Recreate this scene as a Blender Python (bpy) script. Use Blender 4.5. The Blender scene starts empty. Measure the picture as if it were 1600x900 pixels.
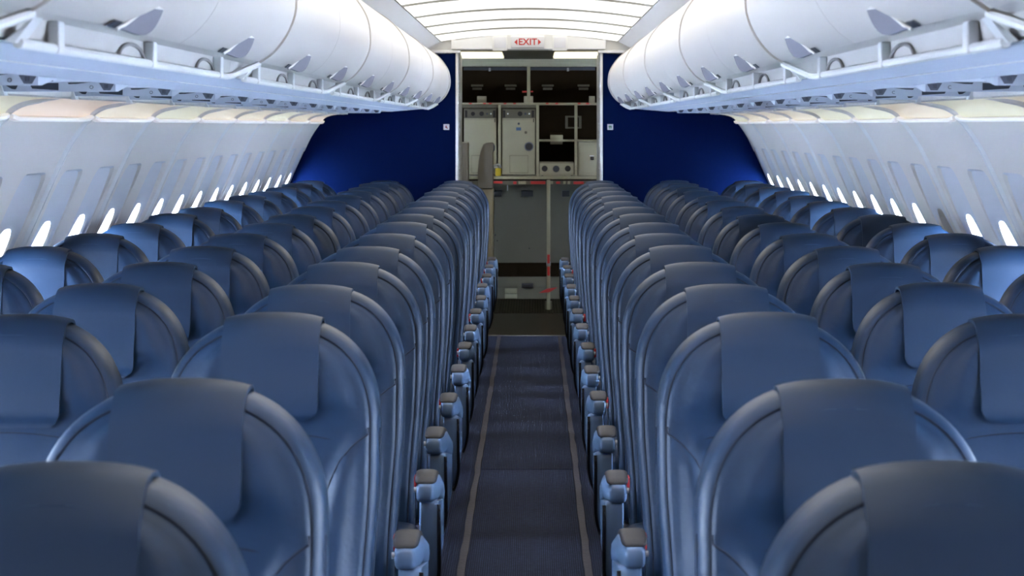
import bpy, bmesh, math, random
from mathutils import Vector, Matrix
random.seed(7)
C = bpy.context.scene.collection
S = bpy.context.scene

# ------------------------------------------------------------------ camera, world, exposure
F = 3218.0                      # focal length in pixels of the 1600 px frame
CX, CZ = 0.032, 1.528
cam = bpy.data.cameras.new('camera'); camo = bpy.data.objects.new('camera', cam); C.objects.link(camo)
camo.location = (CX, 0, CZ); camo.rotation_euler = (math.pi/2, 0, 0)
cam.sensor_width = 36.0; cam.lens = F/1600*36.0
cam.shift_x = (800-833.7)/1600; cam.shift_y = -(450-196.4)/1600
cam.clip_start = 0.05; cam.clip_end = 200
cam.dof.use_dof = True; cam.dof.focus_distance = 8.0; cam.dof.aperture_fstop = 11
S.camera = camo
w = bpy.data.worlds.new('world'); S.world = w; w.use_nodes = True
bg = w.node_tree.nodes['Background']; bg.inputs[0].default_value = (0.64, 0.78, 1.0, 1); bg.inputs[1].default_value = 185.0
CEIL_E, COVE_E, GAL_E = 1.5, 1.0, 1.5
S.view_settings.view_transform = 'Standard'; S.view_settings.look = 'None'
S.view_settings.exposure = 0.0; S.view_settings.gamma = 1.0; S.view_settings.use_curve_mapping = False
S.cycles.max_bounces = 8; S.cycles.diffuse_bounces = 6; S.cycles.transparent_max_bounces = 8
S.cycles.caustics_reflective = False; S.cycles.caustics_refractive = False
S.cycles.sample_clamp_indirect = 6.0

# ------------------------------------------------------------------ materials
def srgb(r, g, b):
    f = lambda c: (c/255/12.92) if c/255 <= 0.04045 else ((c/255+0.055)/1.055)**2.4
    return (f(r), f(g), f(b), 1)
def mat(name, col, rough=0.5, metal=0.0, noise=0.06, nscale=8.0, bump=0.0, bscale=60.0, emit=None, estr=0.0, spec=0.5, coat=0.0):
    m = bpy.data.materials.new(name); m.use_nodes = True
    nt = m.node_tree; p = nt.nodes['Principled BSDF']
    p.inputs['Roughness'].default_value = rough; p.inputs['Metallic'].default_value = metal
    p.inputs['Specular IOR Level'].default_value = spec
    p.inputs['Coat Weight'].default_value = coat
    tc = nt.nodes.new('ShaderNodeTexCoord')
    n = nt.nodes.new('ShaderNodeTexNoise'); n.inputs['Scale'].default_value = nscale; n.inputs['Detail'].default_value = 4
    nt.links.new(tc.outputs['Object'], n.inputs['Vector'])
    mr = nt.nodes.new('ShaderNodeMapRange'); mr.inputs['To Min'].default_value = 1-noise; mr.inputs['To Max'].default_value = 1+noise
    nt.links.new(n.outputs['Fac'], mr.inputs['Value'])
    mx = nt.nodes.new('ShaderNodeVectorMath'); mx.operation = 'SCALE'; mx.inputs[0].default_value = col[:3]
    nt.links.new(mr.outputs[0], mx.inputs['Scale']); nt.links.new(mx.outputs[0], p.inputs['Base Color'])
    if bump > 0:
        nb = nt.nodes.new('ShaderNodeTexNoise'); nb.inputs['Scale'].default_value = bscale; nb.inputs['Detail'].default_value = 3
        nt.links.new(tc.outputs['Object'], nb.inputs['Vector'])
        b = nt.nodes.new('ShaderNodeBump'); b.inputs['Strength'].default_value = bump; b.inputs['Distance'].default_value = 0.01
        nt.links.new(nb.outputs['Fac'], b.inputs['Height']); nt.links.new(b.outputs[0], p.inputs['Normal'])
    if emit:
        p.inputs['Emission Color'].default_value = emit; p.inputs['Emission Strength'].default_value = estr
    return m
M = {}
M['leather'] = mat('blue_leather', srgb(23, 48, 75), 0.46, noise=0.08, nscale=5, bump=0.4, bscale=14, spec=0.42)
M['leather2'] = mat('blue_leather_cover', srgb(22, 46, 72), 0.5, noise=0.08, nscale=7, bump=0.25, bscale=10, spec=0.45)
M['seam'] = mat('dark_seam_thread', srgb(22, 34, 54), 0.7)
M['plastic_blue'] = mat('pale_blue_plastic', srgb(112, 138, 172), 0.38, noise=0.03)
M['pad'] = mat('grey_arm_pad', srgb(58, 58, 62), 0.6, noise=0.05, bump=0.1, bscale=200)
M['rubber'] = mat('black_rubber', srgb(14, 15, 20), 0.45)
M['metal'] = mat('brushed_metal', srgb(170, 172, 176), 0.35, metal=0.8)
M['red'] = mat('red_webbing', srgb(170, 30, 34), 0.6)
M['wall'] = mat('wall_lining', srgb(233, 226, 219), 0.55, noise=0.02, nscale=3)
M['pocket'] = mat('window_panel_lining', srgb(220, 220, 224), 0.5, noise=0.01)
M['arch'] = mat('grip_arch_grey', srgb(158, 152, 148), 0.5)
M['kick'] = mat('kick_panel_grey', srgb(112, 107, 90), 0.55, noise=0.1)
M['psu'] = mat('service_unit_white', srgb(208, 214, 226), 0.45, noise=0.02)
M['rib'] = mat('wall_rib', srgb(236, 234, 232), 0.45, noise=0.02)
M['bin'] = mat('bin_shell', srgb(214, 209, 202), 0.36, noise=0.015, nscale=3, spec=0.5)
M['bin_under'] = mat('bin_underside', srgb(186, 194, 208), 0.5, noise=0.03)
M['rail'] = mat('rail_white', srgb(226, 226, 224), 0.4, noise=0.02)
M['grey_lt'] = mat('light_grey_plastic', srgb(188, 194, 202), 0.5)
M['grey_hand'] = mat('latch_grey', srgb(100, 102, 116), 0.5)
M['grey_dk'] = mat('dark_grey_plastic', srgb(58, 64, 74), 0.4)
M['black'] = mat('black_plastic', srgb(16, 16, 17), 0.4)
M['ceil'] = mat('ceiling_lining', srgb(216, 216, 212), 0.6, noise=0.02)
M['navy'] = mat('navy_partition', srgb(0, 15, 54), 0.8, noise=0.06, nscale=2, bump=0.03, bscale=220, spec=0.04)
M['white'] = mat('white_trim', srgb(232, 232, 230), 0.5, noise=0.02)
M['jamb'] = mat('jamb_grey', srgb(176, 178, 176), 0.55)
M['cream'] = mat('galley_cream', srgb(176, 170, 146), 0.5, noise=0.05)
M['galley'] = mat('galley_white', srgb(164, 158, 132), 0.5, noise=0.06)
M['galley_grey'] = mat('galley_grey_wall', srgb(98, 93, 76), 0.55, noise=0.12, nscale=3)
M['brown'] = mat('dark_brown_laminate', srgb(34, 24, 12), 0.85, noise=0.2, nscale=5, spec=0.1)
M['tan'] = mat('taupe_vinyl', srgb(126, 122, 110), 0.55, noise=0.06)
M['red_p'] = mat('red_plastic', srgb(196, 48, 40), 0.45)
M['yellow'] = mat('yellow_plastic', srgb(200, 176, 30), 0.5)
M['sticker'] = mat('blue_sticker', srgb(70, 100, 140), 0.5)
M['green_p'] = mat('green_pictogram', srgb(80, 130, 90), 0.5)
M['brown_p'] = mat('red_pictogram', srgb(150, 60, 60), 0.5)
M['white_p'] = mat('placard_white', srgb(222, 222, 226), 0.4)
M['tape'] = mat('floor_tape', srgb(54, 50, 54), 0.6, noise=0.35, nscale=22, bump=0.3, bscale=80)
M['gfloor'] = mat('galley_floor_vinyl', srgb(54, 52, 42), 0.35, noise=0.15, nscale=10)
M['seam_grey'] = mat('lamp_back_grey', srgb(214, 214, 208), 0.7)
M['shade'] = mat('window_shade', srgb(150, 138, 118), 0.6)
def lamp_mat(name, col, estr, base=(0.8, 0.8, 0.8, 1)):
    return mat(name, base, 0.5, emit=col, estr=estr, noise=0.01)
M['lamp'] = lamp_mat('ceiling_diffuser', (1.0, 0.965, 0.90, 1), CEIL_E)
M['gal_lamp'] = lamp_mat('galley_diffuser', (1.0, 0.91, 0.66, 1), GAL_E)
M['cove1'] = lamp_mat('cove_lens_cream', (1.0, 0.86, 0.68, 1), 0.30*COVE_E, srgb(214, 206, 184))
M['cove2'] = lamp_mat('cove_lens_peach', (1.0, 0.84, 0.71, 1), 0.30*COVE_E, srgb(218, 200, 180))
M['cove3'] = lamp_mat('cove_lens_pale', (0.96, 0.92, 0.74, 1), 0.30*COVE_E, srgb(208, 206, 182))
M['lip'] = lamp_mat('cove_lip_painted_glow', (1.0, 0.95, 0.82, 1), 0.35*COVE_E)  # ledge is no lamp; its lit edge is imitated by a glow
# glass: clear pane with a weak reflection
g = bpy.data.materials.new('window_glass'); g.use_nodes = True; nt = g.node_tree
for n in list(nt.nodes): nt.nodes.remove(n)
o_ = nt.nodes.new('ShaderNodeOutputMaterial'); mx = nt.nodes.new('ShaderNodeMixShader'); mx.inputs[0].default_value = 0.06
tr = nt.nodes.new('ShaderNodeBsdfTransparent'); tr.inputs[0].default_value = (0.95, 0.97, 1, 1)
gl = nt.nodes.new('ShaderNodeBsdfGlossy'); gl.inputs['Roughness'].default_value = 0.05
nt.links.new(tr.outputs[0], mx.inputs[1]); nt.links.new(gl.outputs[0], mx.inputs[2]); nt.links.new(mx.outputs[0], o_.inputs[0])
M['glass'] = g
# ribbed carpet
def ribbed(name, c1, c2, freq, axis='X'):
    m = bpy.data.materials.new(name); m.use_nodes = True; nt = m.node_tree; p = nt.nodes['Principled BSDF']
    p.inputs['Roughness'].default_value = 0.9; p.inputs['Specular IOR Level'].default_value = 0.15
    tc = nt.nodes.new('ShaderNodeTexCoord'); wv = nt.nodes.new('ShaderNodeTexWave'); wv.bands_direction = axis
    wv.inputs['Scale'].default_value = freq; nt.links.new(tc.outputs['Object'], wv.inputs['Vector'])
    ns = nt.nodes.new('ShaderNodeTexNoise'); ns.inputs['Scale'].default_value = 60; nt.links.new(tc.outputs['Object'], ns.inputs['Vector'])
    ad = nt.nodes.new('ShaderNodeMath'); ad.operation = 'MULTIPLY'
    nt.links.new(wv.outputs['Fac'], ad.inputs[0]); nt.links.new(ns.outputs['Fac'], ad.inputs[1])
    cr = nt.nodes.new('ShaderNodeMix'); cr.data_type = 'RGBA'; cr.inputs['A'].default_value = c1; cr.inputs['B'].default_value = c2
    nt.links.new(ad.outputs[0], cr.inputs['Factor']); nt.links.new(cr.outputs['Result'], p.inputs['Base Color'])
    b = nt.nodes.new('ShaderNodeBump'); b.inputs['Strength'].default_value = 0.5; b.inputs['Distance'].default_value = 0.004
    nt.links.new(wv.outputs['Fac'], b.inputs['Height']); nt.links.new(b.outputs[0], p.inputs['Normal'])
    return m
M['carpet'] = ribbed('navy_carpet', srgb(36, 42, 58), srgb(60, 68, 88), 40)
M['runner'] = ribbed('navy_ribbed_runner', srgb(30, 35, 48), srgb(64, 72, 94), 42)
M['gribbed'] = ribbed('galley_ribbed_floor', srgb(34, 31, 22), srgb(74, 68, 50), 14)

# ------------------------------------------------------------------ mesh helpers
def finish(name, verts, faces, m, parent=None, smooth=True, angle=38, link=True):
    me = bpy.data.meshes.new(name); me.from_pydata([tuple(v) for v in verts], [], faces)
    bm = bmesh.new(); bm.from_mesh(me)
    bmesh.ops.remove_doubles(bm, verts=bm.verts, dist=1e-6)
    bmesh.ops.recalc_face_normals(bm, faces=bm.faces)
    if smooth:
        for f in bm.faces: f.smooth = True
        for e in bm.edges:
            if len(e.link_faces) == 2 and e.calc_face_angle(0) > math.radians(angle): e.smooth = False
    bm.to_mesh(me); bm.free()
    me.materials.append(m)
    o = bpy.data.objects.new(name, me)
    if link: C.objects.link(o)
    if parent: o.parent = parent
    return o
class MB:
    def __init__(s): s.v = []; s.f = []
    def add(s, vs, fs):
        n = len(s.v); s.v += [tuple(v) for v in vs]; s.f += [tuple(i+n for i in f) for f in fs]; return s
    def box(s, x0, x1, y0, y1, z0, z1, bev=0.0):
        if x0 > x1: x0, x1 = x1, x0
        bm = bmesh.new(); bmesh.ops.create_cube(bm, size=1)
        for v in bm.verts:
            v.co = Vector(((x0+x1)/2+v.co.x*(x1-x0), (y0+y1)/2+v.co.y*(y1-y0), (z0+z1)/2+v.co.z*(z1-z0)))
        if bev > 0:
            bmesh.ops.bevel(bm, geom=list(bm.edges), offset=min(bev, 0.45*min(x1-x0, y1-y0, z1-z0)), segments=2, affect='EDGES', profile=0.5)
        bm.verts.index_update()
        s.add([v.co.copy() for v in bm.verts], [[v.index for v in f.verts] for f in bm.faces]); bm.free(); return s
    def tube(s, pts, r, n=8, closed=False, flat=1.0):
        pts = [Vector(p) for p in pts]; rings = []
        up0 = Vector((0.0123, 0.031, 1))
        for i, p in enumerate(pts):
            a = pts[i-1] if (i > 0 or closed) else p; b = pts[(i+1) % len(pts)] if (i < len(pts)-1 or closed) else p
            t = (b-a).normalized(); u = t.cross(up0)
            if u.length < 0.05: u = t.cross(Vector((1, 0.02, 0)))
            u.normalize(); v = t.cross(u).normalized()
            rr = r[i] if isinstance(r, (list, tuple)) else r
            rings.append([p+u*rr*math.cos(2*math.pi*k/n)+v*rr*flat*math.sin(2*math.pi*k/n) for k in range(n)])
        vs = [q for rg in rings for q in rg]; fs = []
        m = len(rings); lim = m if closed else m-1
        for i in range(lim):
            j = (i+1) % m
            for k in range(n): fs.append((i*n+k, i*n+(k+1) % n, j*n+(k+1) % n, j*n+k))
        if not closed: fs += [tuple(range(n))[::-1], tuple((m-1)*n+k for k in range(n))]
        return s.add(vs, fs)
    def extrude(s, poly, axis, a0, a1):
        """closed polygon given in the plane normal to axis ('x': (y,z), 'y': (x,z), 'z': (x,y)), extruded a0..a1"""
        def P(p, a):
            return (a, p[0], p[1]) if axis == 'x' else ((p[0], a, p[1]) if axis == 'y' else (p[0], p[1], a))
        n = len(poly); vs = [P(p, a0) for p in poly]+[P(p, a1) for p in poly]
        fs = [(i, (i+1) % n, n+(i+1) % n, n+i) for i in range(n)]+[tuple(range(n))[::-1], tuple(range(n, 2*n))]
        return s.add(vs, fs)
    def cyl(s, c, r, axis, h, n=24):
        poly = [(math.cos(2*math.pi*k/n)*r, math.sin(2*math.pi*k/n)*r) for k in range(n)]
        if axis == 'y': return s.extrude([(c[0]+a, c[2]+b) for a, b in poly], 'y', c[1], c[1]+h)
        if axis == 'x': return s.extrude([(c[1]+a, c[2]+b) for a, b in poly], 'x', c[0], c[0]+h)
        return s.extrude([(c[0]+a, c[1]+b) for a, b in poly], 'z', c[2], c[2]+h)
    def build(s, name, m, parent=None, **k): return finish(name, s.v, s.f, m, parent, **k)
def tag(o, label, cat, group=None):
    o['label'] = label; o['category'] = cat
    if group: o['group'] = group
    return o
def struct(o): o['kind'] = 'structure'; return o
def empty(name, loc):
    o = bpy.data.objects.new(name, None); C.objects.link(o); o.location = loc; o.empty_display_size = 0.1; return o
def kids(o): return [c for c in C.objects if c.parent is o]
def copy_tree(o, table):
    def rec(q, parent):
        c = q.copy(); C.objects.link(c)
        if parent: c.parent = parent
        for ch in table.get(q, []): rec(ch, c)
        return c
    return rec(o, None)
def tree_table(root):
    t = {}
    def rec(q):
        t[q] = kids(q)
        for ch in t[q]: rec(ch)
    rec(root); return t
def smoothstep(a, b, x):
    t = max(0, min(1, (x-a)/(b-a))); return t*t*(3-2*t)
def interp(tab, z):
    if z <= tab[0][0]: return tab[0][1]
    for (a, x0), (b, x1) in zip(tab, tab[1:]):
        if z <= b: return x0+(x1-x0)*(z-a)/(b-a)
    return tab[-1][1]
def catmull(pts, n=5):
    out = []
    for i in range(len(pts)-1):
        p0 = pts[max(i-1, 0)]; p1 = pts[i]; p2 = pts[i+1]; p3 = pts[min(i+2, len(pts)-1)]
        for k in range(n):
            t = k/n
            out.append(tuple(0.5*((2*p1[d])+(-p0[d]+p2[d])*t+(2*p0[d]-5*p1[d]+4*p2[d]-p3[d])*t*t+(-p0[d]+3*p1[d]-3*p2[d]+p3[d])*t**3) for d in (0, 1)))
    out.append(pts[-1]); return out
def offset_curve(pts, d):
    out = []
    for i in range(len(pts)):
        a = Vector(pts[max(i-1, 0)]); b = Vector(pts[min(i+1, len(pts)-1)])
        t = (b-a).normalized(); nrm = Vector((t.y, -t.x))
        out.append((pts[i][0]+nrm.x*d, pts[i][1]+nrm.y*d))
    return out
ORD = ['', 'first', 'second', 'third', 'fourth', 'fifth', 'sixth', 'seventh', 'eighth', 'ninth', 'tenth', 'eleventh', 'twelfth', 'thirteenth', 'fourteenth', 'fifteenth', 'sixteenth', 'seventeenth', 'eighteenth', 'nineteenth', 'twentieth', 'twenty-first', 'twenty-second', 'twenty-third', 'twenty-fourth', 'twenty-fifth', 'twenty-sixth']
SIDE = {-1: 'left', 1: 'right'}

# ------------------------------------------------------------------ the cabin shell
Y0, YE, YG = -1.98, 15.12, 18.9
RIBS = [6.0+1.14*k for k in range(-7, 9)]
WP = [(1.60, 0.0), (1.70, 0.12), (1.785, 0.40), (1.822, 0.70), (1.812, 0.92), (1.775, 1.04), (1.734, 1.124), (1.652, 1.306), (1.583, 1.451), (1.515, 1.549)]
WPs = catmull(WP, 6)
WT = [(z, x) for x, z in WPs]
def WX(z): return interp(WT, z)
def PK(z): return WX(z)+0.005+0.008*smoothstep(1.18, 1.38, z)
def superel(t, a, b, e):
    c, s_ = math.cos(t), math.sin(t)
    return (a*math.copysign(abs(c)**(2/e), c), b*math.copysign(abs(s_)**(2/e), s_))
def ray_superel(th, a, b, e):
    c, s_ = math.cos(th), math.sin(th)
    r = (abs(c/a)**e+abs(s_/b)**e)**(-1/e); return (r*c, r*s_)
PZ, WZ = 1.055, 1.02
def build_wall(s):
    mb = MB(); zlo, zhi = 0.62, 1.44
    lowz = [0, 0.06, 0.12, 0.25, 0.40, 0.52, zlo]; hiz = [zhi, 1.48, 1.515, 1.549]
    for zs in (lowz, hiz):
        vs = []; 
        for z in zs: vs += [(s*WX(z), Y0, z), (s*WX(z), YE, z)]
        mb.add(vs, [(2*i, 2*i+1, 2*i+3, 2*i+2) for i in range(len(zs)-1)])
    centers = []
    for k, r in enumerate(RIBS[:-1]):
        for half in (0, 1):
            yc = r+0.285+0.57*half; centers.append(yc)
            rect = []
            hw = 0.285
            n = 16
            for i in range(n): rect.append((hw, zlo-PZ+(zhi-zlo)*i/n))
            for i in range(n): rect.append((hw-2*hw*i/n, zhi-PZ))
            for i in range(n): rect.append((-hw, zhi-PZ-(zhi-zlo)*i/n))
            for i in range(n): rect.append((-hw+2*hw*i/n, zlo-PZ))
            N = len(rect); loops = []
            A = [ray_superel(math.atan2(p[1], p[0]), 0.178, 0.315, 9) for p in rect]
            A2 = [ray_superel(math.atan2(p[1], p[0]), 0.172, 0.309, 9) for p in rect]
            for t in (0, 0.3, 0.6, 0.85, 1.0):
                lp = []
                for R, a in zip(rect, A):
                    y = R[0]+(a[0]-R[0])*t; z = R[1]+(a[1]-R[1])*t+PZ
                    lp.append((s*WX(z), yc+y, z))
                loops.append(lp)
            def wl(a, b, e): return [(q[0], q[1]+WZ-PZ) for q in (ray_superel(math.atan2(p[1]-(WZ-PZ), p[0]), a, b, e) for p in A2)]
            B = wl(0.119, 0.174, 3.2); Cc = wl(0.108, 0.163, 3.2); D = wl(0.102, 0.157, 3.2)
            loops.append([(s*max(PK(a[1]+PZ), WX(a[1]+PZ)+0.001), yc+a[0], a[1]+PZ) for a in A2])
            for t in (0.35, 0.7, 1.0):
                loops.append([(s*max(PK(a[1]+(b[1]-a[1])*t+PZ), WX(a[1]+(b[1]-a[1])*t+PZ)+0.001), yc+a[0]+(b[0]-a[0])*t, a[1]+(b[1]-a[1])*t+PZ) for a, b in zip(A2, B)])
            loops.append([(s*(PK(b[1]+PZ)+0.008), yc+b[0], b[1]+PZ) for b in Cc])
            loops.append([(s*(PK(b[1]+PZ)+0.085), yc+b[0], b[1]+PZ) for b in D])
            vs = [v for lp in loops for v in lp]; fs = []
            for i in range(len(loops)-1):
                for j in range(N):
                    fs.append((i*N+j, i*N+(j+1) % N, (i+1)*N+(j+1) % N, (i+1)*N+j))
            mb.add(vs, fs)
    return mb, centers
for s in (-1, 1):
    mb, centers = build_wall(s)
    wo = struct(mb.build('wall_'+SIDE[s], M['wall'], angle=32)); wo.data.materials.append(M['pocket'])
    for p_ in wo.data.polygons:
        c_ = p_.center
        if 0.72 < c_.z < 1.38 and 0.002 < abs(c_.x)-WX(c_.z) < 0.02 and abs(p_.normal.y) < 0.4: p_.material_index = 1
wn = 0
SHADE = (1, 8.565)
for s in (-1, 1):
    for yc in centers:
        wn += 1
        mb = MB(); n = 40; loops = []
        for a, b, dx in ((0.104, 0.159, 0.070), (0.112, 0.167, 0.095), (0.098, 0.153, 0.105), (0.092, 0.147, 0.080)):
            loops.append([(s*(PK(q[1]+WZ)+dx), yc+q[0], q[1]+WZ) for q in (superel(2*math.pi*j/n, a, b, 3.2) for j in range(n))])
        vs = [v for lp in loops for v in lp]
        fs = [(i*n+j, i*n+(j+1) % n, ((i+1) % 4)*n+(j+1) % n, ((i+1) % 4)*n+j) for i in range(4) for j in range(n)]
        fr = struct(finish('window_%d' % wn, vs, fs, M['wall']))
        lp = [superel(2*math.pi*j/n, 0.100, 0.155, 3.2) for j in range(n)]
        vs = [(s*(PK(q[1]+WZ)+0.092+d), yc+q[0], q[1]+WZ) for d in (0, 0.004) for q in lp]
        finish('pane', vs, [tuple(range(n)), tuple(range(n, 2*n))]+[(j, (j+1) % n, n+(j+1) % n, n+j) for j in range(n)], M['glass'], fr)
        if (s == SHADE[0] and abs(yc-SHADE[1]) < 0.2) or yc < 1.3:  # shades nearest the camera are unseen, added to keep the front rows dark
            vs = [(s*(PK(q[1]+WZ)+0.076+d), yc+q[0], q[1]+WZ) for d in (0, 0.003) for q in lp]
            finish('window_shade', vs, [tuple(range(n)), tuple(range(n, 2*n))]+[(j, (j+1) % n, n+(j+1) % n, n+j) for j in range(n)], M['shade'], fr)
# ribs of the side walls and coves
COVE = catmull([(1.508, 1.549), (1.492, 1.572), (1.455, 1.592), (1.40, 1.603), (1.345, 1.606)], 5)
rib_curve = [(x, z) for x, z in WPs if z > 0.5 and z < 1.545]+COVE
tn = 0
for s in (-1, 1):
    for y in RIBS:
        if y > 15.0: continue
        tn += 1; mb = MB()
        sec = [(-0.040, -0.004), (-0.030, 0.006), (-0.009, 0.009), (-0.004, 0.001), (0.004, 0.001), (0.009, 0.009), (0.030, 0.006), (0.040, -0.004)]
        inner = {}
        vs = []; cols = [offset_curve(rib_curve, -h) for (_, h) in sec]; nr_ = len(rib_curve)
        for i in range(len(rib_curve)):
            for j, (dy, h) in enumerate(sec):
                # thins out over the cove
                f = 1.0 if rib_curve[i][1] < 1.56 else 0.5*min(1.0, 0.25+(len(rib_curve)-1-i)/10)
                g_ = min(1.0, (nr_-1-i)/6); vs.append((s*(rib_curve[i][0]+(cols[j][i][0]-rib_curve[i][0])*g_), y+dy*f, rib_curve[i][1]+(cols[j][i][1]-rib_curve[i][1])*g_))
        n = len(sec); fs = [(i*n+j, i*n+j+1, (i+1)*n+j+1, (i+1)*n+j) for i in range(len(rib_curve)-1) for j in range(n-1)]
        mb.add(vs, fs); struct(mb.build('trim_%d' % tn, M['rib']))
# floor, hull and ceiling, end walls
mb = MB(); mb.box(-1.75, 1.75, Y0, 15.0, -0.05, 0.0); struct(mb.build('floor', M['carpet'], smooth=False))
mb = MB(); mb.box(-1.75, 1.75, 15.0, YG, -0.05, 0.001); struct(mb.build('floor_galley', M['gfloor'], smooth=False))
mb = MB()
hull = [(1.62, -0.06), (1.95, 0.5), (1.98, 1.0), (1.9, 1.5), (1.6, 1.95), (1.1, 2.25), (0.5, 2.38), (0, 2.42)]
hull = hull[2:]
hl = [(1.98, 1.3)]+hull[1:]
poly = [(x, z) for x, z in hl]+[(-x, z) for x, z in hl[::-1][1:]]
vs = []
for x, z in poly: vs += [(x, Y0, z), (x, YG, z)]
mb.add(vs, [(2*i, 2*i+1, 2*i+3, 2*i+2) for i in range(len(poly)-1)])
# closes the top of the lining to the hull
for s in (-1, 1):
    mb.add([(s*1.50, Y0, 1.556), (s*1.50, 15.1, 1.556), (s*1.99, 15.1, 1.62), (s*1.99, Y0, 1.62)], [(0, 1, 2, 3)])
    mb.add([(s*1.75, 15.02, -0.05), (s*1.75, YG, -0.05), (s*1.98, YG, 1.3), (s*1.98, 15.02, 1.3)], [(0, 1, 2, 3)])
    # angled side strip between the lamps and the bins
    mb.extrude([(s*0.646, 2.139), (s*0.652, 2.150), (s*0.83, 2.066), (s*0.81, 2.058)], 'y', Y0, 14.99)
# backing above the lamp strip
vs = []
for i in range(13):
    x = -0.66+1.32*i/12; z = 2.222-0.05*(x/0.638)**2
    vs += [(x, Y0, z), (x, 15.0, z)]
mb.add(vs, [(2*i, 2*i+1, 2*i+3, 2*i+2) for i in range(12)])
struct(mb.build('ceiling', M['ceil'], angle=25))
mb = MB(); mb.box(-1.95, 1.95, Y0-0.05, Y0, -0.05, 2.45); struct(mb.build('wall_front', M['wall'], smooth=False))
mb = MB(); mb.box(-1.95, 1.95, YG, YG+0.05, -0.05, 2.45); struct(mb.build('wall_back', M['galley_grey'], smooth=False))

# ceiling lamps: one curved diffuser per bay
LP = 1.12; k = 0; y1 = 14.96
while y1 > Y0:
    k += 1; y0 = max(y1-LP+0.022, Y0+0.01); mb = MB(); n = 16; vs = []
    for i in range(n+1):
        x = -0.640+1.28*i/n; z = 2.192-0.05*(x/0.638)**2
        vs += [(x, y0, z), (x, y1, z), (x, y1, z+0.018), (x, y0, z+0.018)]
    fs = []
    for i in range(n):
        for a in range(4): fs.append((4*i+a, 4*i+(a+1) % 4, 4*i+4+(a+1) % 4, 4*i+4+a))
    fs += [(0, 1, 2, 3), (4*n, 4*n+3, 4*n+2, 4*n+1)]
    mb.add(vs, fs); o = mb.build('ceiling_light', M['lamp'])
    o.data.materials.append(M['seam_grey'])
    for p_ in o.data.polygons:
        if p_.normal.z > -0.4: p_.material_index = 1
    mb = MB(); vs = []
    for i in range(n+1):
        x = -0.640+1.28*i/n; z = 2.192-0.05*(x/0.638)**2
        vs += [(x, y0-0.006, z-0.011), (x, y0-0.001, z-0.011), (x, y0-0.001, z+0.016), (x, y0-0.006, z+0.016)]
    mb.add(vs, fs); mb.build('end_rib', M['seam_grey'], o)
    tag(o, 'glowing white curved ceiling panel, %s one forward of the exit sign' % ORD[k] if k > 1 else 'glowing white curved ceiling panel next to the exit sign header', 'ceiling light', 'ceiling light panels above the aisle')
    y1 -= LP

# cove lamps along both walls
for s in (-1, 1):
    segs = [(RIBS[i], min(RIBS[i+1], 14.99)) for i in range(len(RIBS)-1)][::-1]
    for k, (ya, yb) in enumerate(segs, 1):
        ya += 0.012; yb -= 0.012
        if yb-ya < 0.2: continue
        root = empty('cove_light', (s*1.5, ya, 1.549))
        n = 12; vs = []; m = len(COVE)
        for j in range(n+1):
            t = j/n; bulge = 0.003+0.024*math.sin(math.pi*t)**0.7
            oc = offset_curve(COVE, bulge)
            for i, (x, z) in enumerate(oc):
                fade = (1.0 if i < m-4 else (m-1-i)/4)*min(1.0, 0.15+i/8)
                x2 = COVE[i][0]+(x-COVE[i][0])*fade; z2 = COVE[i][1]+(z-COVE[i][1])*fade
                vs.append((s*x2-s*1.5, (yb-ya)*t, z2-1.549+0.002))
        fs = [(j*m+i, j*m+i+1, (j+1)*m+i+1, (j+1)*m+i) for j in range(n) for i in range(m-1)]
        key = random.choice(['cove1', 'cove1', 'cove2', 'cove3', 'cove3'])
        finish('lens', vs, fs, M[key], root)
        mb = MB(); L = yb-ya
        pth = [(0.004, 0.010), (0.05, 0.006), (0.10, 0.0), (L-0.16, 0.0), (L-0.07, 0.004), (L-0.01, 0.012)]
        vs = []
        for (yy, dz) in pth:
            for (x, z) in ((0.012, -0.008), (-0.010, -0.008), (-0.013, -0.003), (-0.013, 0.003), (-0.006, 0.006), (0.012, 0.006)): vs.append((s*x, yy, z+dz*0.8))
        nn = 6; fs = [(i*nn+j, i*nn+(j+1) % nn, (i+1)*nn+(j+1) % nn, (i+1)*nn+j) for i in range(len(pth)-1) for j in range(nn)]+[tuple(range(nn)), tuple(range((len(pth)-1)*nn, len(pth)*nn))]
        mb.add(vs, fs); mb.build('ledge', M['lip'], root)
        tag(root, 'warm %s cove light along the top of the %s wall, %s from the navy partition' % ({'cove1': 'cream', 'cove2': 'peach', 'cove3': 'pale'}[key], SIDE[s], ORD[k]), 'cove light', 'cove lights on the %s wall' % SIDE[s])

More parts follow.
